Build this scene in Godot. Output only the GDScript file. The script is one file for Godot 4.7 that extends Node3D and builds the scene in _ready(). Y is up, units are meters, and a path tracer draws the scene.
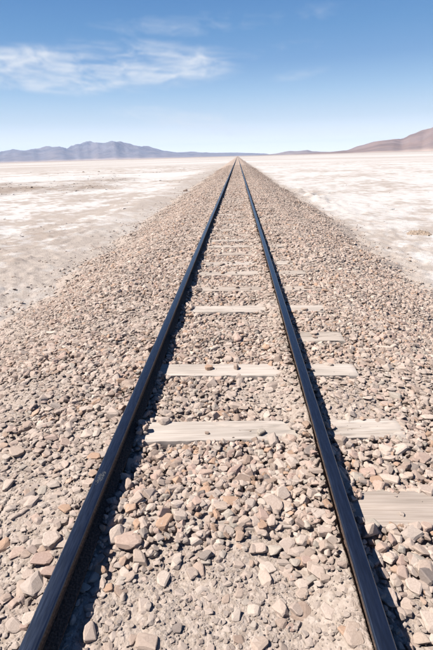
extends Node3D
# A straight metre-gauge railway across a salt flat, seen from between the rails.
# Track axis is x = 0, it runs towards -z; the rail tops are at y = 0.

const CAM := Vector3(0.106, 1.3444, 0.0)
const EXPOSURE := 2.45
const TOE := 3.35

var rng := RandomNumberGenerator.new()
var n_low := FastNoiseLite.new()
var n_mid := FastNoiseLite.new()
var n_fine := FastNoiseLite.new()
var n_dust := FastNoiseLite.new()
var n_ridge := FastNoiseLite.new()
var cam: Camera3D
var sleepers: Array = []
var bed: MeshInstance3D
var stone_meshes: Array = []
var tone_mats: Array = []

# stone colours: linear base colours and how often each occurs
const TONES := [
	[0.323, 0.262, 0.224, 20], [0.343, 0.284, 0.245, 16], [0.300, 0.241, 0.202, 14], [0.309, 0.235, 0.197, 10],
	[0.290, 0.245, 0.215, 7], [0.360, 0.305, 0.264, 9], [0.277, 0.216, 0.180, 9], [0.297, 0.203, 0.147, 6],
	[0.226, 0.171, 0.139, 5], [0.174, 0.146, 0.132, 1], [0.284, 0.251, 0.216, 4], [0.295, 0.218, 0.185, 7]]

func _ready() -> void:
	setup_noise()
	camera_and_light()
	make_sleeper_list()
	var soil := ground_material(0.4)
	var crust_soil := ground_material(0.5)
	salt_flat(crust_soil)
	mountains()
	ballast_bed(soil)
	make_stone_meshes()
	rail("left", -0.53, "steel rail lying left of the sleepers' middle, the rail with a pale smudge on it")
	rail("right", 0.53, "steel rail to the right, its shadow falling on the stones outside the track")
	build_sleepers()
	stones()
	loose_stones()
	crust_lumps()
	salt_flat_things()

# ---------------------------------------------------------------- camera, sky, sun
func camera_and_light() -> void:
	cam = Camera3D.new()
	cam.name = "camera"
	cam.fov = 73.78
	cam.near = 0.05
	cam.far = 90000.0
	cam.position = CAM
	cam.rotation = Vector3(-0.370805, 0.05531, -0.027993)
	add_child(cam)
	cam.current = true
	var e := Environment.new()
	e.background_mode = Environment.BG_SKY
	e.tonemap_mode = Environment.TONE_MAPPER_LINEAR
	e.tonemap_exposure = EXPOSURE
	e.sdfgi_enabled = true
	e.ssao_enabled = true
	e.ssil_enabled = true
	e.fog_enabled = true
	e.fog_density = 0.00002
	e.fog_light_color = Color(0.68, 0.81, 1.0)
	var sky := Sky.new()
	var pm := PanoramaSkyMaterial.new()
	pm.panorama = ImageTexture.create_from_image(sky_image())
	sky.sky_material = pm
	e.sky = sky
	var we := WorldEnvironment.new()
	we.name = "world_environment"
	we.environment = e
	add_child(we)
	var sun := DirectionalLight3D.new()
	sun.name = "sun"
	sun.light_energy = 1.6
	sun.light_color = Color(1.0, 0.97, 0.935)
	sun.light_angular_distance = 0.5
	sun.shadow_enabled = true
	add_child(sun)
	sun.look_at_from_position(Vector3.ZERO, Vector3(0.588, -0.809, -0.04), Vector3.UP)

func lin(c: float) -> float:
	return c / 12.92 if c <= 0.04045 else pow((c + 0.055) / 1.055, 2.4)

func sky_color(el: float) -> Vector3:
	# clear high-altitude air: pale at the horizon, deep blue overhead (sRGB stops)
	var stops := [[0.0, 300, 300, 298], [1.2, 285, 288, 288], [2.2, 256, 263, 266], [4.0, 214, 232, 247], [7.0, 169, 203, 235],
		[10.0, 130, 172, 218], [13.0, 109, 157, 208], [17.0, 89, 138, 196], [25.0, 68, 113, 173], [45.0, 50, 91, 152], [90.0, 38, 73, 133]]
	var i := 0
	while i < stops.size() - 2 and el > stops[i + 1][0]:
		i += 1
	var a: Array = stops[i]
	var b: Array = stops[i + 1]
	var t: float = clampf((el - a[0]) / (b[0] - a[0]), 0.0, 1.0)
	var o := Vector3()
	for k in 3:
		o[k] = lin(lerpf(a[k + 1], b[k + 1], t) / 255.0)
	return o / EXPOSURE

func sky_image() -> Image:
	var w := 3072
	var h := 1536
	var fz := FastNoiseLite.new()
	fz.seed = 11
	fz.noise_type = FastNoiseLite.TYPE_SIMPLEX_SMOOTH
	fz.fractal_octaves = 6
	fz.fractal_gain = 0.55
	fz.frequency = 0.16
	var warp := FastNoiseLite.new()
	warp.seed = 5
	warp.fractal_octaves = 3
	warp.frequency = 0.09
	var big := FastNoiseLite.new()
	big.seed = 21
	big.fractal_octaves = 2
	big.frequency = 0.018
	# cirrus patches: azimuth, elevation, half width, half height, tilt, strength
	var patches := [[-15.0, 9.4, 13.5, 1.9, 0.02, 1.0], [-26.0, 9.3, 9.0, 1.6, 0.0, 0.75], [-7.5, 9.8, 5.5, 1.0, -0.03, 0.7], [-18.5, 8.4, 4.5, 1.4, 0.05, 0.8],
		[7.3, 8.5, 3.4, 0.6, 0.12, 0.40], [-7.0, 4.0, 8.0, 1.2, -0.1, 0.85], [2.0, 13.9, 15.0, 1.0, 0.01, 0.34], [-12.0, 12.4, 12.0, 1.3, 0.03, 0.30], [4.0, 11.0, 11.0, 0.8, 0.04, 0.26],
		[-14.0, 2.4, 11.0, 0.7, 0.0, 0.28], [8.0, 2.6, 10.0, 0.9, 0.0, 0.40]]
	var r := RandomNumberGenerator.new()
	r.seed = 77
	for k in 26:
		var az := r.randf_range(-168.0, 168.0)
		if absf(az + 3.0) > 42.0:
			patches.append([az, r.randf_range(3.0, 15.0), r.randf_range(6.0, 15.0), r.randf_range(0.8, 2.0), r.randf_range(-0.05, 0.05), r.randf_range(0.3, 0.9)])
	var px := PackedFloat32Array()
	px.resize(w * h * 3)
	var white := Vector3(lin(0.925), lin(0.945), lin(0.972)) / EXPOSURE
	var below := Vector3(0.50, 0.46, 0.43) / EXPOSURE
	for y in h:
		var el := 90.0 - (y + 0.5) / h * 180.0
		var c := sky_color(maxf(el, 0.0)) if el > -0.5 else below
		var near_row: Array = []
		for p in patches:
			if absf(el - p[1]) < p[3] * 2.2 + 1.0 and el > 0.0:
				near_row.append(p)
		var o := y * w * 3
		for x in w:
			var cc := c
			if near_row.size() > 0:
				var az := wrapf((x + 0.5) / w * 360.0, -180.0, 180.0)
				var m := 0.0
				for p in near_row:
					var dx: float = (az - p[0]) / p[2]
					if absf(dx) < 1.6:
						var dy: float = (el - p[1] - (az - p[0]) * p[4]) / p[3]
						var q: float = 1.0 - (dx * dx + dy * dy * 0.8)
						if q > -0.9:
							m += p[5] * clampf((q + 0.9) / 1.9, 0.0, 1.0)
				if m > 0.01:
					var wx := warp.get_noise_2d(az, el * 2.0) * 4.0
					var nv := fz.get_noise_2d(az * 0.55 + wx, el * 2.3 + wx * 0.8 + az * 0.16)
					var nb := fz.get_noise_2d(az * 0.2 + 90.0, el * 1.0 + 40.0)
					var ns := fz.get_noise_2d(az * 1.6 + wx * 2.0 + 33.0, el * 7.5 + az * 0.5)
					var a := clampf(minf(m, 1.1) * (0.62 + nv * 0.50 + nb * 0.45 + ns * 0.44) - 0.15, 0.0, 1.0)
					a = (0.55 * a + 0.45 * a * a * (3.0 - 2.0 * a)) * 0.88
					cc = c.lerp(white, a)
			px[o] = cc.x
			px[o + 1] = cc.y
			px[o + 2] = cc.z
			o += 3
	return Image.create_from_data(w, h, false, Image.FORMAT_RGBF, px.to_byte_array())

# ---------------------------------------------------------------- shared helpers
func setup_noise() -> void:
	n_low.seed = 3
	n_low.frequency = 0.55
	n_low.fractal_octaves = 3
	n_mid.seed = 8
	n_mid.frequency = 3.2
	n_mid.fractal_octaves = 3
	n_fine.seed = 15
	n_fine.frequency = 16.0
	n_fine.fractal_octaves = 3
	n_dust.seed = 31
	n_dust.frequency = 0.8
	n_dust.fractal_octaves = 4
	n_ridge.seed = 42
	n_ridge.fractal_type = FastNoiseLite.FRACTAL_RIDGED
	n_ridge.fractal_octaves = 5
	n_ridge.frequency = 0.00045

func noise_tex(sd: int, freq: float, oct: int, lo: Color, hi: Color, size := 512, contrast := 1.0, kind := FastNoiseLite.TYPE_SIMPLEX_SMOOTH) -> ImageTexture:
	var n := FastNoiseLite.new()
	n.seed = sd
	n.noise_type = kind
	n.frequency = freq
	n.fractal_octaves = oct
	n.fractal_gain = 0.6
	var im := n.get_seamless_image(size, size)
	im.convert(Image.FORMAT_L8)
	var src := im.get_data()
	var out := PackedByteArray()
	out.resize(size * size * 3)
	for i in src.size():
		var t := clampf((src[i] / 255.0 - 0.5) * contrast + 0.5, 0.0, 1.0)
		out[i * 3] = int(lerpf(lo.r, hi.r, t) * 255.0)
		out[i * 3 + 1] = int(lerpf(lo.g, hi.g, t) * 255.0)
		out[i * 3 + 2] = int(lerpf(lo.b, hi.b, t) * 255.0)
	return ImageTexture.create_from_image(Image.create_from_data(size, size, false, Image.FORMAT_RGB8, out))

func lc(r: float, g: float, b: float) -> Color:
	return Color(r, g, b).linear_to_srgb()

func grid_mesh(pos: PackedVector3Array, col: PackedColorArray, nx: int, nz: int, uv := PackedVector2Array()) -> ArrayMesh:
	# nx columns (left to right), nz rows (near to far)
	var idx := PackedInt32Array()
	idx.resize((nx - 1) * (nz - 1) * 6)
	var k := 0
	for j in nz - 1:
		for i in nx - 1:
			var a := j * nx + i
			idx[k] = a
			idx[k + 1] = a + nx
			idx[k + 2] = a + 1
			idx[k + 3] = a + 1
			idx[k + 4] = a + nx
			idx[k + 5] = a + nx + 1
			k += 6
	var nor := PackedVector3Array()
	nor.resize(pos.size())
	for j in nz:
		var j0 := maxi(j - 1, 0) * nx
		var j1 := mini(j + 1, nz - 1) * nx
		for i in nx:
			var across := pos[j * nx + mini(i + 1, nx - 1)] - pos[j * nx + maxi(i - 1, 0)]
			var along := pos[j1 + i] - pos[j0 + i]
			nor[j * nx + i] = across.cross(along).normalized()
	var arr := []
	arr.resize(Mesh.ARRAY_MAX)
	arr[Mesh.ARRAY_VERTEX] = pos
	arr[Mesh.ARRAY_NORMAL] = nor
	arr[Mesh.ARRAY_COLOR] = col
	if uv.size() > 0:
		arr[Mesh.ARRAY_TEX_UV] = uv
	arr[Mesh.ARRAY_INDEX] = idx
	var m := ArrayMesh.new()
	m.add_surface_from_arrays(Mesh.PRIMITIVE_TRIANGLES, arr)
	return m

func add_mesh(called: String, mesh: Mesh, mat: Material, parent: Node = self) -> MeshInstance3D:
	var o := MeshInstance3D.new()
	o.name = called
	o.mesh = mesh
	o.material_override = mat
	parent.add_child(o, true)
	return o

func tag(o: Node, label: String, category: String, group := "") -> void:
	o.set_meta("label", label)
	o.set_meta("category", category)
	if group != "":
		o.set_meta("group", group)

# ---------------------------------------------------------------- the shape of the ground
func dust(x: float, z: float) -> float:
	# 0 = clean rubble, 1 = stones drowned in fine dusty soil
	var d := n_dust.get_noise_2d(x, z) * 1.2 + 0.14
	d += 0.62 * smoothstep(-1.6, -1.0, z)
	d += 0.30 * smoothstep(-0.6, -0.8, x) * smoothstep(-4.2, -2.2, z)
	d += 0.85 * exp(-(pow((x - 0.12) / 0.50, 2.0) + pow((z + 0.85) / 0.42, 2.0)))
	d += 0.85 * exp(-(pow((x + 1.0) / 0.55, 2.0) + pow((z + 1.35) / 0.42, 2.0)))
	d += 0.45 * exp(-(pow((x + 1.3) / 0.5, 2.0) + pow((z + 2.1) / 0.5, 2.0)))
	d += 0.45 * exp(-(pow((x - 1.5) / 0.4, 2.0) + pow((z + 2.2) / 0.7, 2.0)))
	d -= 0.45 * exp(-(pow((x + 0.1) / 0.35, 2.0) + pow((z + 1.75) / 0.55, 2.0)))
	d += 0.9 * (smoothstep(2.1, 3.3, -x) if x < 0.0 else smoothstep(2.6, 3.5, x))
	return clampf(d, 0.0, 1.0)

func surf(x: float, z: float) -> float:
	var ax := absf(x)
	ax += (n_low.get_noise_2d(z * 0.5, signf(x) * 40.0) * 0.45 + n_low.get_noise_2d(x * 0.6, z * 1.5) * 0.25) * smoothstep(1.6, 3.0, ax)
	var y := -0.128
	if ax > 1.25:
		var t := (ax - 1.25) / 2.1
		y -= 0.72 * (0.8 * t + 0.2 * t * t) * smoothstep(-0.3, 0.45, t)
	y += n_low.get_noise_2d(x, z) * 0.030 * clampf(ax, 0.4, 1.5) + n_mid.get_noise_2d(x, z) * 0.014
	if x < 0.51 and x > -0.2:
		y += 0.072 * exp(-pow((x - 0.50) / 0.12, 2.0))
	if x < -0.55:
		y += 0.055 * exp(-pow((x + 0.57) / 0.25, 2.0))
	if ax < 1.25 and z < -1.0 and z > -36.0:
		var s: Dictionary = sleepers[near_sleeper[int(-z / 0.05)]]
		if not shows(s, x):
			y = maxf(y, lerpf(y, s.top + 0.016, exp(-pow((z - s.z - s.skew * x) / 0.15, 2.0)) * smoothstep(1.25, 1.0, ax)))
	return y

var near_sleeper := PackedInt32Array()

func sleeper_at(x: float, z: float, margin: float) -> int:
	# index of the sleeper whose footprint holds (x, z), or -1
	if z > -1.0 or z < -36.0 or absf(x) > 1.15 + margin:
		return -1
	var i := near_sleeper[int(-z / 0.05)]
	var s: Dictionary = sleepers[i]
	if absf(z - s.z - s.skew * x) < s.half + margin and x > s.x0 - margin and x < s.x1 + margin:
		return i
	return -1

func shows(s: Dictionary, x: float) -> bool:
	for v in s.vis:
		if x > v[0] and x < v[1]:
			return true
	return false

func make_sleeper_list() -> void:
	var zs := [-1.49, -2.085, -2.84, -3.46, -4.20, -4.92, -5.65, -6.22, -6.89, -7.51, -8.09, -8.66, -9.32]
	rng.seed = 404
	while zs.size() < 24:
		zs.append(zs[-1] - rng.randf_range(0.60, 0.70))
	var vis := [[[0.64, 1.2], [-1.2, -0.95]], [[-0.42, 0.37], [0.62, 1.2]], [[-0.44, 0.40], [0.60, 1.2]], [[0.60, 1.2]], [[-0.38, 0.42], [0.60, 1.2]],
		[[-0.36, 0.40], [0.62, 1.0]], [[-0.42, 0.42], [0.6, 1.0]], [[-0.4, 0.42], [0.62, 0.9]], [[-0.4, 0.40]], [[-0.42, 0.42], [0.62, 0.9]], [[-0.4, 0.2]], [[-0.38, 0.4]], [[-0.3, 0.4]]]
	var skews := [-0.03, -0.035, 0.002, 0.0, 0.005, 0.01, 0.0]
	for i in zs.size():
		var v: Array = vis[i] if i < vis.size() else ([[rng.randf_range(-0.45, -0.2), rng.randf_range(0.2, 0.45)]] if rng.randf() < 0.75 else [])
		sleepers.append({"z": zs[i], "skew": skews[i] if i < skews.size() else rng.randf_range(-0.015, 0.015), "half": rng.randf_range(0.094, 0.106),
			"x0": -0.99 + rng.randf_range(-0.04, 0.04), "x1": 0.985 + rng.randf_range(-0.04, 0.04), "vis": v, "top": -0.1115})
	sleepers[0].x1 = 1.12
	sleepers[0].half = 0.108
	sleepers[1].x1 = 1.03
	for k in 722:
		var best := 0
		for i in sleepers.size():
			if absf(sleepers[i].z + (k + 0.5) * 0.05) < absf(sleepers[best].z + (k + 0.5) * 0.05):
				best = i
		near_sleeper.append(best)

# ---------------------------------------------------------------- materials
func ground_material(relief: float) -> StandardMaterial3D:
	var m := StandardMaterial3D.new()
	m.vertex_color_use_as_albedo = true
	m.albedo_texture = noise_tex(90, 0.035, 6, Color(0.82, 0.80, 0.78), Color(1, 1, 1), 512, 1.9)
	m.roughness = 0.95
	m.metallic_specular = 0.2
	m.uv1_triplanar = true
	m.uv1_world_triplanar = true
	m.uv1_scale = Vector3(1.7, 1.7, 1.7)
	m.heightmap_enabled = true
	m.heightmap_texture = noise_tex(91, 0.06, 6, Color.BLACK, Color.WHITE, 512, 1.6)
	m.heightmap_scale = relief
	return m

func rock_material(c: Color, from_vertex: bool) -> StandardMaterial3D:
	var m := StandardMaterial3D.new()
	m.albedo_color = c
	m.vertex_color_use_as_albedo = from_vertex
	m.albedo_texture = rock_tex
	m.roughness = 0.88
	m.metallic_specular = 0.3
	m.uv1_triplanar = true
	m.uv1_scale = Vector3(0.9, 0.9, 0.9)
	m.heightmap_enabled = true
	m.heightmap_texture = rock_bump
	m.heightmap_scale = 0.07
	return m

var rock_tex: ImageTexture
var rock_bump: ImageTexture

# ---------------------------------------------------------------- the salt flat
func plain_height(x: float, z: float, r: float) -> float:
	var y := -0.80
	var k := clampf(1.0 - r / 160.0, 0.0, 1.0)
	y += k * (n_low.get_noise_2d(x * 0.35 + 50.0, z * 0.35) * 0.07 + absf(n_low.get_noise_2d(x * 1.6, z * 1.6 + 20.0)) * 0.05)
	if r < 40.0:
		y += (absf(n_mid.get_noise_2d(x * 0.75, z * 0.75)) * 0.10 + n_fine.get_noise_2d(x * 0.35, z * 0.35) * 0.012) * (1.0 - r / 40.0)
	# eroded low bank beside the right toe
	var b := exp(-(pow((x - 4.1) / 0.75, 2.0) + pow((z + 25.0) / 7.0, 2.0)))
	y += b * (0.10 + 0.20 * n_low.get_noise_2d(x * 1.9, z * 0.9 + 7.0) - 0.25 * absf(n_mid.get_noise_2d(x * 0.5, z * 0.25)))
	if x < -3.0:
		y += 0.10 * exp(-pow((x + 4.6) / 1.3, 2.0)) * clampf(-z / 8.0, 0.0, 1.0)
	# brown crust standing proud on the left
	y += 0.16 * scrub(x, z) * (0.4 + absf(n_low.get_noise_2d(x * 0.9, z * 0.9 + 99.0)))
	return y

func scrub(x: float, z: float) -> float:
	if x > -4.5 or z > -8.0:
		return 0.0
	var n := n_dust.get_noise_2d(x * 0.07, z * 0.10 + 300.0) + 0.6 * n_dust.get_noise_2d(x * 0.5, z * 0.5)
	var belt := exp(-pow((z + 43.0 + 0.10 * x) / 13.0, 2.0)) * smoothstep(-8.0, -14.0, x)
	return clampf(n * 1.1 + belt * 0.95 - 0.15, 0.0, 1.0)

func plain_color(x: float, z: float, r: float) -> Color:
	var salt := Vector3(0.448, 0.443, 0.442)
	var sand := Vector3(0.308, 0.276, 0.252)
	var far := Vector3(0.318, 0.291, 0.272)
	var crust := Vector3(0.195, 0.160, 0.136)
	var p := n_dust.get_noise_2d(x * 0.16, z * 0.12)
	var q := n_dust.get_noise_2d(x * 0.9 + 40.0, z * 0.7)
	var f := n_mid.get_noise_2d(x * 0.7, z * 0.7)
	var w := 0.0
	if x > 0.0:
		w = smoothstep(0.05, 1.0, 0.72 + 0.75 * p + 0.75 * q + 0.6 * f)
		var edge := TOE + 0.30 + 0.4 * n_low.get_noise_2d(0.0, z * 0.5) + 0.4 * q
		w *= smoothstep(edge - 0.4, edge + 0.25, x)
		# washed-out beige fans that run down from the bank
		w -= 0.55 * exp(-(pow((x - 4.2) / 1.0, 2.0) + pow((z + 24.0) / 9.0, 2.0))) * (0.6 + q)
	else:
		var edge := -4.7 - 0.9 * n_low.get_noise_2d(9.0, z * 0.3) - 0.02 * absf(z) + q * 1.6
		w = smoothstep(0.22, 0.85, 0.50 + 1.1 * p + 1.1 * q + 0.8 * f) * (0.30 + 0.70 * smoothstep(edge + 0.9, edge - 1.0, x))
		# the bright unbroken salt sheet
		w += 0.9 * exp(-pow((z + 62.0 + 0.12 * x) / 13.0, 2.0)) * smoothstep(-3.8, -8.0, x)
	w = clampf(w, 0.0, 1.0)
	var c := sand.lerp(salt, w)
	c = c.lerp(crust, 0.8 * scrub(x, z) * (0.6 + 0.8 * clampf(q + 0.4, 0.0, 1.0)))
	if r > 70.0:
		var t := smoothstep(75.0, 170.0, r)
		var s := clampf(0.62 + 0.9 * n_low.get_noise_2d(x * 0.010, z * 0.02 + 5.0) - 0.0003 * r, 0.0, 1.0)
		c = c.lerp(far.lerp(salt, s), t)
	if r > 900.0:
		c = c.lerp(Vector3(0.229, 0.189, 0.168), smoothstep(900.0, 5000.0, r) * 0.8)
	return Color(c.x, c.y, c.z)

func salt_flat(mat: Material) -> void:
	var az := PackedFloat32Array()
	var a := -180.0
	while a < 180.0:
		az.append(a)
		a += 0.3 if absf(a + 3.0) < 42.0 else 4.0
	az.append(180.0)
	var rr := PackedFloat32Array()
	var r := 2.6
	while r < 34000.0:
		rr.append(r)
		r *= 1.009 if r < 120.0 else 1.03
	var nx := az.size()
	var nz := rr.size()
	var pos := PackedVector3Array()
	var col := PackedColorArray()
	pos.resize(nx * nz)
	col.resize(nx * nz)
	for j in nz:
		for i in nx:
			var t := deg_to_rad(az[i])
			var x := sin(t) * rr[j]
			var z := -cos(t) * rr[j]
			pos[j * nx + i] = Vector3(x, plain_height(x, z, rr[j]), z)
			col[j * nx + i] = plain_color(x, z, rr[j])
	flat_ground = add_mesh("salt_flat", grid_mesh(pos, col, nx, nz), mat)
	flat_ground.set_meta("kind", "structure")

var flat_ground: MeshInstance3D

func crust_lumps() -> void:
	# broken salt and soil crust that lies over the flat, denser where the crust is brown
	rng.seed = 909
	var list: Array = []
	for k in 26000:
		var r := 9.0 * pow(12.0, rng.randf())
		var a := deg_to_rad(rng.randf_range(-46.0, 42.0))
		var x := sin(a) * r
		var z := -cos(a) * r
		if absf(x) < 3.7:
			continue
		var sc := scrub(x, z)
		var thick := n_dust.get_noise_2d(x * 0.35 + 11.0, z * 0.35) * 0.5 - 0.06 + sc * 0.8
		if rng.randf() > thick:
			continue
		var size := clampf((0.02 + 0.0019 * r) * exp(rng.randfn() * 0.5), 0.015, 0.28)
		var c := plain_color(x, z, r)
		var m := rng.randf_range(0.95, 1.2)
		var t := stone_basis(rng, size, 0.15)
		t = t * Basis.from_scale(Vector3(1.0, 0.4, 1.0)) * Basis(Vector3.UP, rng.randf() * TAU)
		list.append([Transform3D(t, Vector3(x, plain_height(x, z, r) + size * 0.03, z)), Color(c.r * m, c.g * m * 0.99, c.b * m * 0.98)])
	var mm := MultiMesh.new()
	mm.transform_format = MultiMesh.TRANSFORM_3D
	mm.use_colors = true
	mm.mesh = stone_mesh(933, 0.6, 0.06)
	mm.instance_count = list.size()
	for i in list.size():
		mm.set_instance_transform(i, list[i][0])
		mm.set_instance_color(i, list[i][1])
	scatter("crust_lumps", mm, flat_ground)

# ---------------------------------------------------------------- far mountains
func mountains() -> void:
	var left := [[-75, 0.6], [-64, 1.3], [-55, 0.9], [-46, 1.5], [-38, 0.8], [-32, 1.0], [-27.5, 1.11], [-26, 1.24], [-25, 1.16], [-22.3, 1.48], [-20.4, 1.35], [-19.1, 1.64], [-18.0, 1.86], [-16.6, 1.90], [-15.0, 2.0],
		[-13.6, 1.74], [-11.8, 1.36], [-11.2, 1.31], [-8.9, 0.8], [-7.4, 0.59], [-5.8, 0.61], [-2.6, 0.41], [0.5, 0.36], [3.2, 0.2], [4.6, 0.0]]
	var mid := [[2.0, 0.0], [3.4, 0.06], [4.3, 0.13], [6.3, 0.42], [7.2, 0.38], [8.4, 0.46], [9.1, 0.28], [10.5, 0.2], [13.0, 0.1], [15, 0.0]]
	var right := [[6.5, 0.0], [7.6, 0.07], [10.5, 0.17], [13.0, 0.3], [14.5, 0.72], [16.0, 1.06], [17.4, 1.2], [18.8, 1.36], [19.9, 1.75], [21.0, 2.17], [22.0, 2.45], [25.0, 3.2], [28.5, 3.9], [32.0, 3.7], [37.0, 2.5], [43.0, 1.3], [52.0, 0.8], [62.0, 0.0]]
	mountain("mountain_range", left, 24000.0, 5500.0, Vector3(0.136, 0.128, 0.135), 0.19)
	mountain("hill", mid, 15000.0, 2500.0, Vector3(0.162, 0.136, 0.128), 0.22)
	mountain("hill", right, 9000.0, 3300.0, Vector3(0.150, 0.118, 0.110), 0.2)

func mountain(called: String, prof: Array, dist: float, deep: float, base: Vector3, cut_depth: float) -> void:
	var mat := StandardMaterial3D.new()
	mat.vertex_color_use_as_albedo = true
	mat.roughness = 1.0
	mat.metallic_specular = 0.1
	var a0: float = prof[0][0]
	var a1: float = prof[-1][0]
	var nx := int((a1 - a0) / 0.09)
	var nz := 46
	var pos := PackedVector3Array()
	var col := PackedColorArray()
	for j in nz:
		var t := float(j) / (nz - 1)
		for i in nx:
			var a := a0 + (a1 - a0) * i / (nx - 1)
			var k := 0
			while k < prof.size() - 2 and a > prof[k + 1][0]:
				k += 1
			var u := clampf((a - prof[k][0]) / (prof[k + 1][0] - prof[k][0]), 0.0, 1.0)
			var el := lerpf(prof[k][1], prof[k + 1][1], u * u * (3.0 - 2.0 * u) * 0.5 + u * 0.5)
			var ridge_r := dist + n_low.get_noise_2d(a * 0.35, dist * 0.01) * deep * 0.25
			var r := ridge_r - deep + t * deep * 1.5
			var up := (r - (ridge_r - deep)) / deep
			var prof_t := pow(up, 1.55) if up < 1.0 else maxf(1.0 - (up - 1.0) * 1.6, 0.0)
			var ang := deg_to_rad(a)
			var x := sin(ang) * r
			var z := -cos(ang) * r
			var rd := n_ridge.get_noise_2d(x, z) * 0.5 + 0.5
			var rd2 := n_ridge.get_noise_2d(x * 3.5 + 9000.0, z * 3.5)
			var hgt := tan(deg_to_rad(el)) * ridge_r * 1.13
			var mid := clampf(up * (1.35 - up) * 2.6, 0.0, 1.0)
			var y := hgt * prof_t * (1.0 - cut_depth * mid * (1.2 - rd * 1.3)) + hgt * 0.012 * rd2 * clampf(up * 2.0, 0.0, 1.0)
			if el < 0.02 or j == 0 or j == nz - 1:
				y = -12.0
			pos.append(Vector3(x, y - 3.0, z))
			var tone := 0.85 + 0.4 * n_ridge.get_noise_2d(x * 1.7, z * 1.7 + 4000.0)
			var c := base * tone
			c = c.lerp(base * Vector3(1.25, 1.1, 0.95), clampf(n_ridge.get_noise_2d(x * 0.8 + 700.0, z * 0.8), 0.0, 1.0) * 0.6)
			c = c.lerp(Vector3(0.36, 0.29, 0.245), smoothstep(0.28, 0.0, up) * 0.8)
			col.append(Color(c.x, c.y, c.z))
	add_mesh(called, grid_mesh(pos, col, nx, nz), mat).set_meta("kind", "structure")

# ---------------------------------------------------------------- ballast bed
func ballast_bed(mat: Material) -> void:
	var xs := PackedFloat32Array()
	var x := -4.3
	while x <= 4.3:
		xs.append(x)
		x += 0.011 if absf(x) < 1.2 else (0.018 if absf(x) < 1.8 else 0.035)
	var zs := PackedFloat32Array()
	var z := 2.5
	while z > -6000.0:
		zs.append(z)
		z -= 0.08 if z > -0.4 else maxf(0.0105, -z * (0.008 if z > -40.0 else 0.03))
	var nx := xs.size()
	var nz := zs.size()
	var pos := PackedVector3Array()
	var col := PackedColorArray()
	pos.resize(nx * nz)
	col.resize(nx * nz)
	for j in nz:
		z = zs[j]
		for i in nx:
			x = xs[i]
			var d := dust(x, z)
			var y := surf(x, z) - 0.003 - 0.023 * (1.0 - d)
			if z > -12.0:
				y += n_fine.get_noise_2d(x, z) * 0.007 + absf(n_fine.get_noise_2d(x * 2.6 + 9.0, z * 2.6)) * 0.006
			if absf(x) > 3.6:
				y -= (absf(x) - 3.6) * 0.9
			if z > -36.0:
				var s := sleeper_at(x, z, 0.004)
				if s >= 0:
					if shows(sleepers[s], x + n_mid.get_noise_2d(x, z) * 0.10):
						y = minf(y, sleepers[s].top - 0.03)

			pos[j * nx + i] = Vector3(x, y, z)
			var n := n_mid.get_noise_2d(x * 1.3, z * 1.3 + 70.0)
			var c := Vector3(0.275, 0.234, 0.204)
			c = c.lerp(Vector3(0.300, 0.257, 0.225), clampf(d + n * 0.5, 0.0, 1.0))
			c = c.lerp(Vector3(0.275, 0.227, 0.199), clampf(n * 0.9, 0.0, 0.5))
			if z < -50.0:
				c = c.lerp(Vector3(0.293, 0.239, 0.207), smoothstep(50.0, 80.0, -z) * 0.8)
			c = c.lerp(Vector3(0.307, 0.268, 0.241), smoothstep(2.3, 3.3, absf(x) + n * 0.5))
			col[j * nx + i] = Color(c.x, c.y, c.z)
	bed = add_mesh("ballast_bed", grid_mesh(pos, col, nx, nz), mat)
	bed.set_meta("kind", "structure")

# ---------------------------------------------------------------- stones
func cut_polys(polys: Array, n: Vector3, d: float) -> Array:
	var out := []
	var rim: Array = []
	for p in polys:
		var q := PackedVector3Array()
		var c: int = p.size()
		for i in c:
			var a: Vector3 = p[i]
			var b: Vector3 = p[(i + 1) % c]
			var da := n.dot(a) - d
			var db := n.dot(b) - d
			if da <= 0.0:
				q.append(a)
			if (da < 0.0 and db > 0.0) or (da > 0.0 and db < 0.0):
				var h := a.lerp(b, da / (da - db))
				q.append(h)
				rim.append(h)
		if q.size() >= 3:
			out.append(q)
	var uniq: Array = []
	for h in rim:
		var fresh := true
		for u in uniq:
			if u.distance_squared_to(h) < 1e-8:
				fresh = false
				break
		if fresh:
			uniq.append(h)
	if uniq.size() >= 3:
		var mid := Vector3.ZERO
		for u in uniq:
			mid += u
		mid /= uniq.size()
		var ex: Vector3 = (uniq[0] - mid).normalized()
		var ey := n.cross(ex)
		uniq.sort_custom(func(a, b): return atan2((a - mid).dot(ey), (a - mid).dot(ex)) > atan2((b - mid).dot(ey), (b - mid).dot(ex)))
		out.append(PackedVector3Array(uniq))
	return out

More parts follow.
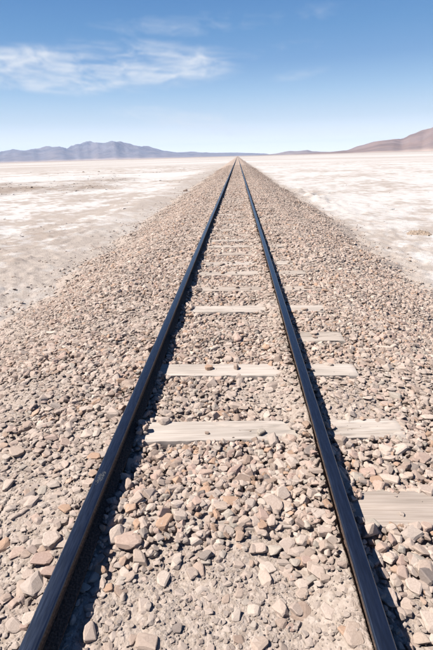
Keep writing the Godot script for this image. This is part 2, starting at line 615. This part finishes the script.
func stone_mesh(sd: int, flat: float, bevel: float) -> ArrayMesh:
	# a broken stone: a block cut by random planes, then its edges worn off; about 1 across
	var r := RandomNumberGenerator.new()
	r.seed = sd
	var e := Vector3(0.5, 0.5 * flat, r.randf_range(0.34, 0.46))
	var polys := []
	for ax in 3:
		for s in [-1.0, 1.0]:
			var q := PackedVector3Array()
			var u := (ax + 1) % 3
			var w := (ax + 2) % 3
			for c in [[-1, -1], [1, -1], [1, 1], [-1, 1]]:
				var v := Vector3()
				v[ax] = e[ax] * s
				v[u] = e[u] * c[0]
				v[w] = e[w] * c[1]
				q.append(v)
			if s < 0.0:
				q.reverse()
			polys.append(q)
	for k in 12:
		var n := Vector3(r.randfn(), r.randfn() * 0.8, r.randfn()).normalized()
		var reach := absf(n.x) * e.x + absf(n.y) * e.y + absf(n.z) * e.z
		polys = cut_polys(polys, n, reach * r.randf_range(0.50, 0.74))
	if bevel > 0.0:
		var edges := []
		for a in polys.size():
			for b in range(a + 1, polys.size()):
				var shared := []
				for p in polys[a]:
					for q in polys[b]:
						if p.distance_squared_to(q) < 1e-7:
							shared.append(p)
				if shared.size() >= 2:
					var na := face_normal(polys[a])
					var nb := face_normal(polys[b])
					if na.dot(nb) < 0.85:
						var m := (na + nb).normalized()
						edges.append([m, m.dot(shared[0]) - bevel * r.randf_range(0.5, 1.5)])
		for ed in edges:
			polys = cut_polys(polys, ed[0], ed[1])
	var st := SurfaceTool.new()
	st.begin(Mesh.PRIMITIVE_TRIANGLES)
	for p in polys:
		var nn := face_normal(p)
		for i in range(1, p.size() - 1):
			var tri := [p[0], p[i], p[i + 1]]
			if (p[i] - p[0]).cross(p[i + 1] - p[0]).dot(nn) > 0.0:
				tri = [p[0], p[i + 1], p[i]]
			for q in tri:
				st.set_normal(nn)
				st.set_color(Color.WHITE)
				st.add_vertex(q)
	return st.commit()

func face_normal(p: PackedVector3Array) -> Vector3:
	var n := Vector3.ZERO
	for i in p.size():
		n += p[i].cross(p[(i + 1) % p.size()])
	n = n.normalized()
	var mid := Vector3.ZERO
	for q in p:
		mid += q
	return n if n.dot(mid) >= 0.0 else -n

func make_stone_meshes() -> void:
	rock_tex = noise_tex(70, 0.03, 5, Color(0.90, 0.89, 0.88), Color(1, 1, 1), 256, 1.4)
	rock_bump = noise_tex(71, 0.10, 5, Color.BLACK, Color.WHITE, 256, 1.5)
	for k in 14:
		stone_meshes.append(stone_mesh(500 + k * 7, [0.55, 0.42, 0.68, 0.5, 0.8, 0.36, 0.6][k % 7], 0.045))
	for t in TONES:
		tone_mats.append(rock_material(lc(t[0], t[1], t[2]), false))

func pick_tone(r: RandomNumberGenerator) -> int:
	var total := 0
	for t in TONES:
		total += t[3]
	var v := r.randi_range(0, total - 1)
	for i in TONES.size():
		v -= TONES[i][3]
		if v < 0:
			return i
	return 0

func seen_size(p: Vector3, size: float) -> float:
	# how large it shows in the picture, 0 when out of frame
	var c := cam.transform.affine_inverse() * p
	if c.z > -0.2:
		return 0.0
	var f := 0.5 / tan(deg_to_rad(cam.fov * 0.5))
	if absf(c.y / c.z * f) > 0.5 or absf(c.x / c.z * f) > 0.333:
		return 0.0
	return size / -c.z

func stone_basis(r: RandomNumberGenerator, size: float, tilt: float) -> Basis:
	var b := Basis(Vector3.UP, r.randf() * TAU)
	var ax := Vector3(r.randfn(), 0.0, r.randfn())
	if ax.length() > 0.01:
		b = Basis(ax.normalized(), r.randfn() * tilt) * b
	return b.scaled_local(Vector3(size * r.randf_range(0.85, 1.2), size * r.randf_range(0.8, 1.25), size * r.randf_range(0.8, 1.15)))

func stones() -> void:
	rng.seed = 2024
	var list: Array = []   # [seen, transform, tone, brightness]
	for band in [[0.7, -6.0, 0.0300, 0.0325], [-6.0, -16.0, 0.041, 0.043], [-16.0, -32.0, 0.065, 0.058], [-32.0, -80.0, 0.11, 0.085]]:
		var cell: float = band[2]
		for layer in 2:
			if layer == 1 and band[1] < -35.0:
				continue
			var z: float = band[0]
			while z > band[1]:
				var lim := 4.7 if z < -3.0 else 2.4 - z * 0.7
				var x := -lim
				while x < lim:
					var px := x + rng.randf_range(-0.5, 0.5) * cell * 1.3
					var pz := z + rng.randf_range(-0.5, 0.5) * cell * 1.3
					x += cell
					var d := dust(px, pz)
					var size: float = band[3] * exp(rng.randfn() * 0.42)
					size = clampf(size, 0.012, 0.085)
					if rng.randf() < d * (0.90 if layer == 1 else 0.60):
						continue
					if d > 0.5 and size < 0.018 and rng.randf() < 0.4:
						continue
					if d > 0.5:
						size *= rng.randf_range(0.65, 1.2)
					var ax := absf(px)
					if ax > 2.9:
						var out := (ax - 2.9) / (1.7 if px < 0.0 else 1.1) + n_dust.get_noise_2d(px * 1.4, pz * 1.4) * 0.7
						if rng.randf() < (0.25 if px < 0.0 else 0.05) + out * 1.35 or layer == 1:
							continue
						size *= clampf(1.0 - out * 0.35, 0.5, 1.0)
					if absf(absf(px) - 0.53) < 0.036 + size * 0.25:
						continue
					var y := surf(px, pz)
					if ax > 3.0:
						y = maxf(y, plain_height(px, pz, Vector2(px, pz).length()))
					var s := sleeper_at(px, pz, -0.020)
					if s >= 0:
						if shows(sleepers[s], px + n_mid.get_noise_2d(px, pz) * 0.10) and (rng.randf() > [0.004, 0.004, 0.004, 0.05, 0.02, 0.06, 0.06, 0.08][mini(s, 7)] + 0.012 * clampf(s - 7, 0, 10) or layer == 1):
							continue
						y = maxf(y, sleepers[s].top + 0.012)
					var tilt := 0.42 - 0.25 * d
					y += -size * 0.12 * (1.0 - d) - d * size * 0.03 + rng.randf_range(-0.006, 0.008) if layer == 0 else size * 0.02 + rng.randf_range(-0.018, 0.004)
					var sb := stone_basis(rng, size, tilt)
					if d > 0.4:
						sb = sb * Basis.from_scale(Vector3(1.0, 0.72, 1.0))
					list.append([0.0, Transform3D(sb, Vector3(px, y, pz)), pick_tone(rng), rng.randf_range(0.78, 1.18), size, d])
				z -= cell
	for s in list:
		s[0] = seen_size(s[1].origin, s[4])
	# chosen stones that stand out in the photograph: x, z, length, tone, turn, flatness
	var chosen := hero_list()
	for c in chosen:
		var y := surf(c[0], c[1])
		var b := Basis(Vector3.UP, deg_to_rad(c[4])) * Basis(Vector3(1, 0, 0.3).normalized(), rng.randfn() * 0.10)
		list.append([9.0, Transform3D(b.scaled_local(Vector3(c[2] * 0.82, c[2] * c[5] * 0.62, c[2] * 0.78)), Vector3(c[0], y + c[2] * c[5] * 0.02, c[1])), c[3], 1.0, c[2], 0.0])
	list.sort_custom(func(a, b): return a[0] > b[0])
	var single := 299
	for i in single:
		var s: Array = list[i]
		var o := add_mesh("stone", stone_meshes[i % stone_meshes.size()], tone_mats[s[2]], bed)
		o.transform = s[1]
		o.transform.basis = o.transform.basis * Basis.from_scale(Vector3(1.0, 0.8, 1.0))
	var mm := MultiMesh.new()
	mm.transform_format = MultiMesh.TRANSFORM_3D
	mm.use_colors = true
	mm.mesh = stone_mesh(901, 0.85, 0.04)
	mm.instance_count = list.size() - single
	for i in range(single, list.size()):
		var s: Array = list[i]
		var t: Transform3D = s[1]
		var inner := Basis(Vector3(rng.randfn(), rng.randfn(), rng.randfn()).normalized(), rng.randf() * TAU)
		t.basis = t.basis * Basis.from_scale(Vector3(1.05, 0.68, 1.0)) * inner
		mm.set_instance_transform(i - single, t)
		var tn: Array = TONES[s[2]]
		var coat: float = s[5] * 0.5   # stones in the soft soil wear its dust
		mm.set_instance_color(i - single, Color(lerpf(tn[0] * s[3], 0.325, coat), lerpf(tn[1] * s[3], 0.280, coat), lerpf(tn[2] * s[3], 0.248, coat)))
	scatter("ballast_stones", mm, bed)
	print("stones ", list.size())
	# fine chips in the dusty soil near the camera
	var chips: Array = []
	for k in 70000:
		var z := -0.3 - 4.2 * pow(rng.randf(), 1.4)
		var x := rng.randf_range(-1.0, 1.0) * (1.1 - z * 0.55)
		if absf(absf(x) - 0.53) < 0.034:
			continue
		var d := dust(x, z)
		if rng.randf() > 0.35 + 0.65 * d:
			continue
		var s := sleeper_at(x, z, 0.0)
		var size := clampf(0.0062 * exp(rng.randfn() * 0.55), 0.0025, 0.02)
		var y := surf(x, z) - 0.003 - 0.023 * (1.0 - d) + size * 0.2
		if s >= 0 and shows(sleepers[s], x):
			if rng.randf() > 0.05:
				continue
			y = sleepers[s].top + size * 0.15
			size *= 0.7
		chips.append([Transform3D(stone_basis(rng, size, 0.5), Vector3(x, y, z)), pick_tone(rng), rng.randf_range(0.9, 1.12)])
	var mc := MultiMesh.new()
	mc.transform_format = MultiMesh.TRANSFORM_3D
	mc.use_colors = true
	mc.mesh = stone_mesh(917, 0.55, 0.0)
	mc.instance_count = chips.size()
	for i in chips.size():
		mc.set_instance_transform(i, chips[i][0])
		var tn: Array = TONES[chips[i][1]]
		var m: float = chips[i][2]
		mc.set_instance_color(i, Color((tn[0] * 0.3 + 0.226) * m, (tn[1] * 0.3 + 0.194) * m, (tn[2] * 0.3 + 0.172) * m))
	scatter("gravel_chips", mc, bed)

func scatter(called: String, mm: MultiMesh, parent: Node) -> void:
	var o := MultiMeshInstance3D.new()
	o.name = called
	o.multimesh = mm
	o.material_override = rock_material(Color.WHITE, true)
	o.set_meta("kind", "stuff")
	parent.add_child(o)

func hero_list() -> Array:
	return [
		[-0.345, -1.315, 0.150, 3, 20, 0.75], [-0.33, -1.40, 0.075, 7, 60, 0.9], [-0.15, -1.44, 0.095, 1, -30, 0.8], [-0.19, -1.165, 0.085, 5, 75, 1.0],
		[-0.86, -1.27, 0.085, 7, 40, 0.8], [-0.78, -1.235, 0.095, 3, 25, 0.8], [0.06, -1.53, 0.105, 7, 8, 0.6], [0.02, -2.26, 0.095, 7, -35, 0.8],
		[0.62, -1.60, 0.075, 7, 70, 0.9], [0.70, -1.68, 0.070, 9, 10, 0.8], [0.76, -1.69, 0.080, 7, -20, 0.8], [0.30, -1.32, 0.09, 1, 40, 0.8],
		[0.21, -1.22, 0.10, 5, -60, 0.7], [0.33, -1.14, 0.075, 1, 15, 0.9], [0.15, -1.05, 0.075, 5, 80, 0.8], [-0.02, -1.28, 0.085, 0, 30, 0.8],
		[0.80, -1.22, 0.10, 2, 70, 0.9], [0.73, -1.15, 0.085, 1, 60, 1.0], [0.85, -1.05, 0.09, 3, -30, 0.8], [0.68, -1.27, 0.08, 5, 45, 0.9],
		[-0.20, -1.62, 0.085, 0, 10, 0.9], [0.12, -1.72, 0.080, 5, 50, 0.9], [0.25, -1.60, 0.075, 4, -15, 0.9], [-0.30, -1.72, 0.07, 3, 35, 1.0],
		[-1.0, -1.16, 0.08, 8, 25, 0.9], [-0.68, -1.13, 0.07, 0, 0, 0.9], [0.38, -1.45, 0.07, 3, 20, 1.0], [0.40, -1.02, 0.075, 1, -40, 0.9]]

# ---------------------------------------------------------------- rails
func sweep(profile: Array, x0: float, zs: PackedFloat32Array, sd: float) -> ArrayMesh:
	# a closed section [x, y] pushed along z, flat across its edges
	var st := SurfaceTool.new()
	st.begin(Mesh.PRIMITIVE_TRIANGLES)
	var c := profile.size()
	for j in zs.size() - 1:
		var o0 := x0 + n_low.get_noise_2d(zs[j] * 0.12, sd) * 0.006
		var o1 := x0 + n_low.get_noise_2d(zs[j + 1] * 0.12, sd) * 0.006
		for i in c:
			var a: Array = profile[i]
			var b: Array = profile[(i + 1) % c]
			var n := Vector3(a[1] - b[1], b[0] - a[0], 0.0).normalized()
			var v := [Vector3(a[0] + o0, a[1], zs[j]), Vector3(b[0] + o0, b[1], zs[j]), Vector3(b[0] + o1, b[1], zs[j + 1]), Vector3(a[0] + o1, a[1], zs[j + 1])]
			if n.dot(v[0] - Vector3(o0, (profile[0][1] + profile[c / 2][1]) * 0.5, zs[j])) < 0.0 and n.dot(v[1] - Vector3(o0, (profile[0][1] + profile[c / 2][1]) * 0.5, zs[j])) < 0.0:
				n = -n
			var order := [0, 1, 2, 0, 2, 3] if (v[1] - v[0]).cross(v[2] - v[0]).dot(n) < 0.0 else [0, 2, 1, 0, 3, 2]
			for k in order:
				st.set_normal(n)
				st.set_uv(Vector2(v[k].x - x0, v[k].z))
				st.add_vertex(v[k])
	return st.commit()

var rail_mats: Array = []

func rail(side: String, x0: float, label: String) -> void:
	if rail_mats.is_empty():
		var top := StandardMaterial3D.new()
		top.albedo_color = Color(0.26, 0.30, 0.37)
		top.albedo_texture = noise_tex(60, 0.02, 5, Color(0.86, 0.85, 0.84), Color(1, 1, 1), 256, 1.6)
		top.metallic = 0.9
		top.roughness = 0.34
		top.roughness_texture = noise_tex(62, 0.025, 5, Color(0.75, 0.75, 0.75), Color(1, 1, 1), 256, 2.0)
		top.uv1_triplanar = true
		top.uv1_world_triplanar = true
		top.uv1_scale = Vector3(14, 14, 1.2)
		var rust := StandardMaterial3D.new()
		rust.albedo_color = lc(0.095, 0.058, 0.040)
		rust.albedo_texture = noise_tex(61, 0.05, 5, Color(0.5, 0.48, 0.47), Color(1, 1, 1), 256, 1.8)
		rust.roughness = 0.8
		rust.uv1_triplanar = true
		rust.uv1_world_triplanar = true
		rust.uv1_scale = Vector3(6, 6, 6)
		rust.heightmap_enabled = true
		rust.heightmap_texture = rust.albedo_texture
		rust.heightmap_scale = 0.4
		rail_mats = [top, rust]
	var zs := PackedFloat32Array()
	var z := 2.5
	while z > -6000.0:
		zs.append(z)
		z -= 0.5 if z > -30.0 else -z * 0.05
	var o := Node3D.new()
	o.name = "steel_rail"
	add_child(o, true)
	tag(o, label, "rail", "rails of the track")
	# running surface: a polished cap with rolled corners
	var cap := [[-0.0290, -0.011], [-0.0285, -0.0065], [-0.0265, -0.0035], [-0.0230, -0.0015], [-0.012, -0.0003], [0.0, 0.0], [0.012, -0.0003], [0.0230, -0.0015], [0.0265, -0.0035], [0.0285, -0.0065], [0.0290, -0.011]]
	add_mesh("running_surface", sweep(cap, x0, zs, x0), rail_mats[0], o)
	var head := [[-0.0286, -0.0112], [0.0286, -0.0112], [0.0292, -0.027], [0.0262, -0.0315], [0.0085, -0.038], [-0.0085, -0.038], [-0.0262, -0.0315], [-0.0292, -0.027]]
	add_mesh("head", sweep(head, x0, zs, x0), rail_mats[1], o)
	var web := [[-0.0075, -0.0382], [0.0075, -0.0382], [0.0075, -0.094], [-0.0075, -0.094]]
	add_mesh("web", sweep(web, x0, zs, x0), rail_mats[1], o)
	var foot := [[-0.012, -0.0942], [0.012, -0.0942], [0.050, -0.103], [0.050, -0.111], [-0.050, -0.111], [-0.050, -0.103]]
	add_mesh("foot", sweep(foot, x0, zs, x0), rail_mats[1], o)
	if side == "left":
		smudge(o, x0)

func smudge(parent: Node, x0: float) -> void:
	# the dried pale smear on the left rail head
	var m := StandardMaterial3D.new()
	m.albedo_color = lc(0.022, 0.026, 0.034)
	m.roughness = 0.95
	var st := SurfaceTool.new()
	st.begin(Mesh.PRIMITIVE_TRIANGLES)
	var r := RandomNumberGenerator.new()
	r.seed = 6
	for k in 60:
		var c := Vector3(x0 + 0.003 + r.randfn() * 0.0075, 0.0002, -1.555 + r.randfn() * 0.018)
		c.x += (c.z + 1.555) * -0.25
		if absf(c.x - x0) > 0.02:
			continue
		var s := r.randf_range(0.0015, 0.0042)
		var ring := []
		var c6 := 7
		for q in c6:
			var a := TAU * q / c6
			ring.append(c + Vector3(cos(a) * s * r.randf_range(0.5, 1.1), 0, sin(a) * s * r.randf_range(0.6, 2.0)))
		for q in c6:
			for p in [c + Vector3(0, 0.0006, 0), ring[q], ring[(q + 1) % c6]]:
				st.set_normal(Vector3.UP)
				st.add_vertex(p)
	add_mesh("pale_smudge", st.commit(), m, parent)

# ---------------------------------------------------------------- sleepers
func wood_material(tone: Vector3, sd: int) -> StandardMaterial3D:
	var m := StandardMaterial3D.new()
	m.albedo_color = lc(tone.x, tone.y, tone.z)
	m.albedo_texture = noise_tex(sd, 0.02, 6, Color(0.86, 0.845, 0.83), Color(1, 1, 1), 512, 1.6)
	m.roughness = 0.95
	m.metallic_specular = 0.2
	m.uv1_scale = Vector3(0.4, 4.5, 1.0)
	m.vertex_color_use_as_albedo = true
	m.heightmap_enabled = true
	m.heightmap_texture = m.albedo_texture
	m.heightmap_scale = 0.06
	return m

func sleeper_mesh(half: float, x0: float, x1: float, sd: float, high: float) -> ArrayMesh:
	# a worn squared timber: rounded corners, wavering edges, a few long checks cut into the top
	var prof := []
	var nt := 36
	for i in nt + 1:
		prof.append([lerpf(-1.0, 1.0, float(i) / nt), 1.0])
	prof.append_array([[1.0, 0.6], [1.0, 0.2], [1.0, -1.0], [-1.0, -1.0], [-1.0, 0.2], [-1.0, 0.6]])
	var c := prof.size()
	var nl := 96
	var pos := PackedVector3Array()
	var uv := PackedVector2Array()
	var col := PackedColorArray()
	for j in nl + 1:
		var x := lerpf(x0, x1, float(j) / nl)
		var endd := minf(x - x0, x1 - x)
		for i in c + 1:
			var p: Array = prof[i % c]
			var zz: float = p[0] * half
			var y: float = 0.0 if p[1] > 0.9 else lerpf(-high, 0.0, (p[1] + 1.0) * 0.5)
			if absf(p[0]) > 0.99:
				zz += n_mid.get_noise_2d(x * 1.4, sd * 9.0 + p[0] * 30.0) * 0.012 * (1.0 if p[1] > -0.5 else 0.2)
				if p[1] > 0.9:
					y -= 0.006 + 0.006 * n_mid.get_noise_2d(x * 2.0, sd * 5.0 + p[0])
					zz -= p[0] * 0.004
			elif p[1] > 0.9:
				var check := n_low.get_noise_2d(x * 0.9 + sd * 17.0, p[0] * 6.0 + sd)
				y -= 0.014 * smoothstep(0.06, 0.0, absf(check)) * smoothstep(-0.25, 0.15, n_low.get_noise_2d(x * 0.8, sd * 3.0 + 40.0))
				y += n_fine.get_noise_2d(x * 0.25, zz * 3.0 + sd) * 0.0018 - 0.002 * pow(absf(p[0]), 6.0)
			if endd < 0.012:
				y -= 0.006 * (1.0 if p[1] > 0.9 else 0.0)
				zz *= 0.985
			pos.append(Vector3(x, y, zz))
			uv.append(Vector2(x * 0.5 + sd, (p[0] * 0.5 + 0.5) * 0.5 if p[1] > 0.9 else 0.5 + p[1] * 0.2 + p[0] * 0.05))
			var stain := 0.90 + 0.22 * n_low.get_noise_2d(x * 2.2 + sd * 7.0, zz * 9.0) + 0.14 * n_mid.get_noise_2d(x * 0.7, zz * 7.0 + sd)
			col.append(Color(stain * 1.01, stain, stain * 0.985))
	var st := SurfaceTool.new()
	st.begin(Mesh.PRIMITIVE_TRIANGLES)
	st.append_from(grid_mesh(pos, col, c + 1, nl + 1, uv), 0, Transform3D.IDENTITY)
	for e in [0, nl]:
		var mid := Vector3(x0 if e == 0 else x1, -high * 0.5, 0)
		for i in c:
			var a := pos[e * (c + 1) + i]
			var b := pos[e * (c + 1) + i + 1]
			for v in ([mid, b, a] if e == 0 else [mid, a, b]):
				st.set_normal(Vector3(-1 if e == 0 else 1, 0, 0))
				st.set_uv(Vector2(v.y * 2.0, v.z * 2.0))
				st.set_color(Color.WHITE)
				st.add_vertex(v)
	return st.commit()

func build_sleepers() -> void:
	var mats := [wood_material(Vector3(0.345, 0.308, 0.278), 80), wood_material(Vector3(0.375, 0.340, 0.312), 81), wood_material(Vector3(0.320, 0.278, 0.248), 82)]
	var labels := ["grey weathered timber sleeper nearest the viewer, its cracked end beside the right rail's shadow",
		"broad pale sleeper with a clean flat top, second nearest the viewer",
		"pale sleeper carrying a brown stone and a dark upright chip",
		"mostly buried sleeper of which only the right end shows, between two whole ones",
		"whole pale sleeper just beyond the half buried one",
		"sixth pale sleeper from the viewer, half sunk in ballast",
		"seventh pale sleeper from the viewer, between the rails",
		"eighth pale sleeper from the viewer, dusted with small stones"]
	var nth := ["ninth", "tenth", "eleventh", "twelfth", "thirteenth", "fourteenth", "fifteenth", "sixteenth", "seventeenth", "eighteenth", "nineteenth", "twentieth", "twenty-first", "twenty-second", "twenty-third", "farthest"]
	for i in sleepers.size():
		var s: Dictionary = sleepers[i]
		var o := add_mesh("railway_sleeper", sleeper_mesh(s.half, s.x0, s.x1, i * 1.37, 0.14), mats[2 if i == 0 else (1 if i in [1, 2, 4] else i % 3)])
		if i > 0:
			o.name = "railway_sleeper_%03d" % i
		o.position = Vector3(0, s.top, s.z)
		o.rotation.y = -atan(s.skew)
		tag(o, labels[i] if i < labels.size() else nth[i - 8] + (" sleeper from the viewer, a thin pale stripe between the rails" if i < 23 else " sleeper still told apart between the narrowing rails"), "sleeper", "sleepers under the rails")

# ---------------------------------------------------------------- stones that lie on the sleepers
func loose_stones() -> void:
	# x, z, length, tone, turn, flatness, mesh, label
	var list := [
		[-0.115, -2.855, 0.075, 7, -15, 0.55, 2, "orange brown stone lying on the pale sleeper"],
		[0.085, -2.85, 0.042, 6, 60, 1.3, 4, "dark upright chip of stone on the pale sleeper's middle"],
		[-0.075, -2.05, 0.030, 8, 10, 0.8, 0, "tiny dark pebble alone on the broad pale sleeper"],
		[0.225, -2.06, 0.055, 10, 40, 0.9, 3, "greenish grey stone on the right of the broad pale sleeper"],
		[-0.34, -2.16, 0.075, 1, 20, 0.8, 6, "beige stone on the left end of the broad pale sleeper"],
		[0.80, -1.475, 0.030, 4, 70, 1.1, 1, "small shard lying on the grey weathered sleeper"],
		[0.655, -1.41, 0.075, 10, -50, 0.8, 5, "grey shard leaning on the weathered sleeper beside the right rail"]]
	for i in list.size():
		var c: Array = list[i]
		var mesh: ArrayMesh = stone_meshes[c[6]]
		var o := add_mesh("loose_stone" if i == 0 else "loose_stone_%03d" % i, mesh, tone_mats[c[3]])
		var k := Vector3(c[2], c[2] * c[5], c[2])
		o.transform = Transform3D(Basis(Vector3.UP, deg_to_rad(c[4])).scaled_local(k), Vector3(c[0], sleepers[0].top - mesh.get_aabb().position.y * k.y - 0.003, c[1]))
		tag(o, c[7], "stone", "stones lying on sleepers")

# ---------------------------------------------------------------- small things out on the flat
func lump_mesh(sd: int, size: Vector3) -> ArrayMesh:
	var nx := 40
	var nz := 40
	var pos := PackedVector3Array()
	var col := PackedColorArray()
	for j in nz:
		for i in nx:
			var u := lerpf(-1.0, 1.0, float(i) / (nx - 1))
			var w := lerpf(1.0, -1.0, float(j) / (nz - 1))
			var q := clampf(1.0 - (u * u + w * w) * (1.0 + 0.5 * n_low.get_noise_2d(u * 2.0 + sd, w * 2.0)), 0.0, 1.0)
			var y := pow(q, 0.6) * (0.7 + 0.9 * n_low.get_noise_2d(u * 5.0 + sd, w * 4.0)) - 0.12 + 0.35 * q * n_mid.get_noise_2d(u * 3.0, w * 3.0 + sd)
			pos.append(Vector3(u * size.x, y * size.y, w * size.z))
			var t := clampf(0.5 + n_mid.get_noise_2d(u * 2.0 + sd, w * 2.0) * 0.8, 0.0, 1.0)
			var c := Vector3(0.135, 0.104, 0.081).lerp(Vector3(0.288, 0.234, 0.189), t)
			col.append(Color(c.x, c.y, c.z))
	return grid_mesh(pos, col, nx, nz)

func salt_flat_things() -> void:
	var mat := StandardMaterial3D.new()
	mat.vertex_color_use_as_albedo = true
	mat.roughness = 1.0
	mat.metallic_specular = 0.1
	var list := [
		[5.05, -12.2, Vector3(0.36, 0.11, 0.28), "low brown hump of earth standing on the white salt"],
		[-29.5, -87.0, Vector3(0.24, 0.15, 0.2), "left of two small dark humps far out on the left flat"],
		[-26.5, -87.0, Vector3(0.2, 0.16, 0.2), "right of two small dark humps far out on the left flat"]]
	for i in list.size():
		var c: Array = list[i]
		var o := add_mesh("earth_mound" if i == 0 else "earth_mound_%03d" % i, lump_mesh(i * 13 + 3, c[2]), mat)
		o.position = Vector3(c[0], plain_height(c[0], c[1], Vector2(c[0], c[1]).length()), c[1])
		tag(o, c[3], "mound", "humps of earth on the salt flat")
	var d := add_mesh("dark_rock", stone_meshes[4], tone_mats[8])
	d.transform = Transform3D(Basis.from_scale(Vector3(0.34, 0.30, 0.34)), Vector3(-3.35, -0.72, -29.6))
	tag(d, "lone dark rock at the left foot of the ballast slope", "rock")
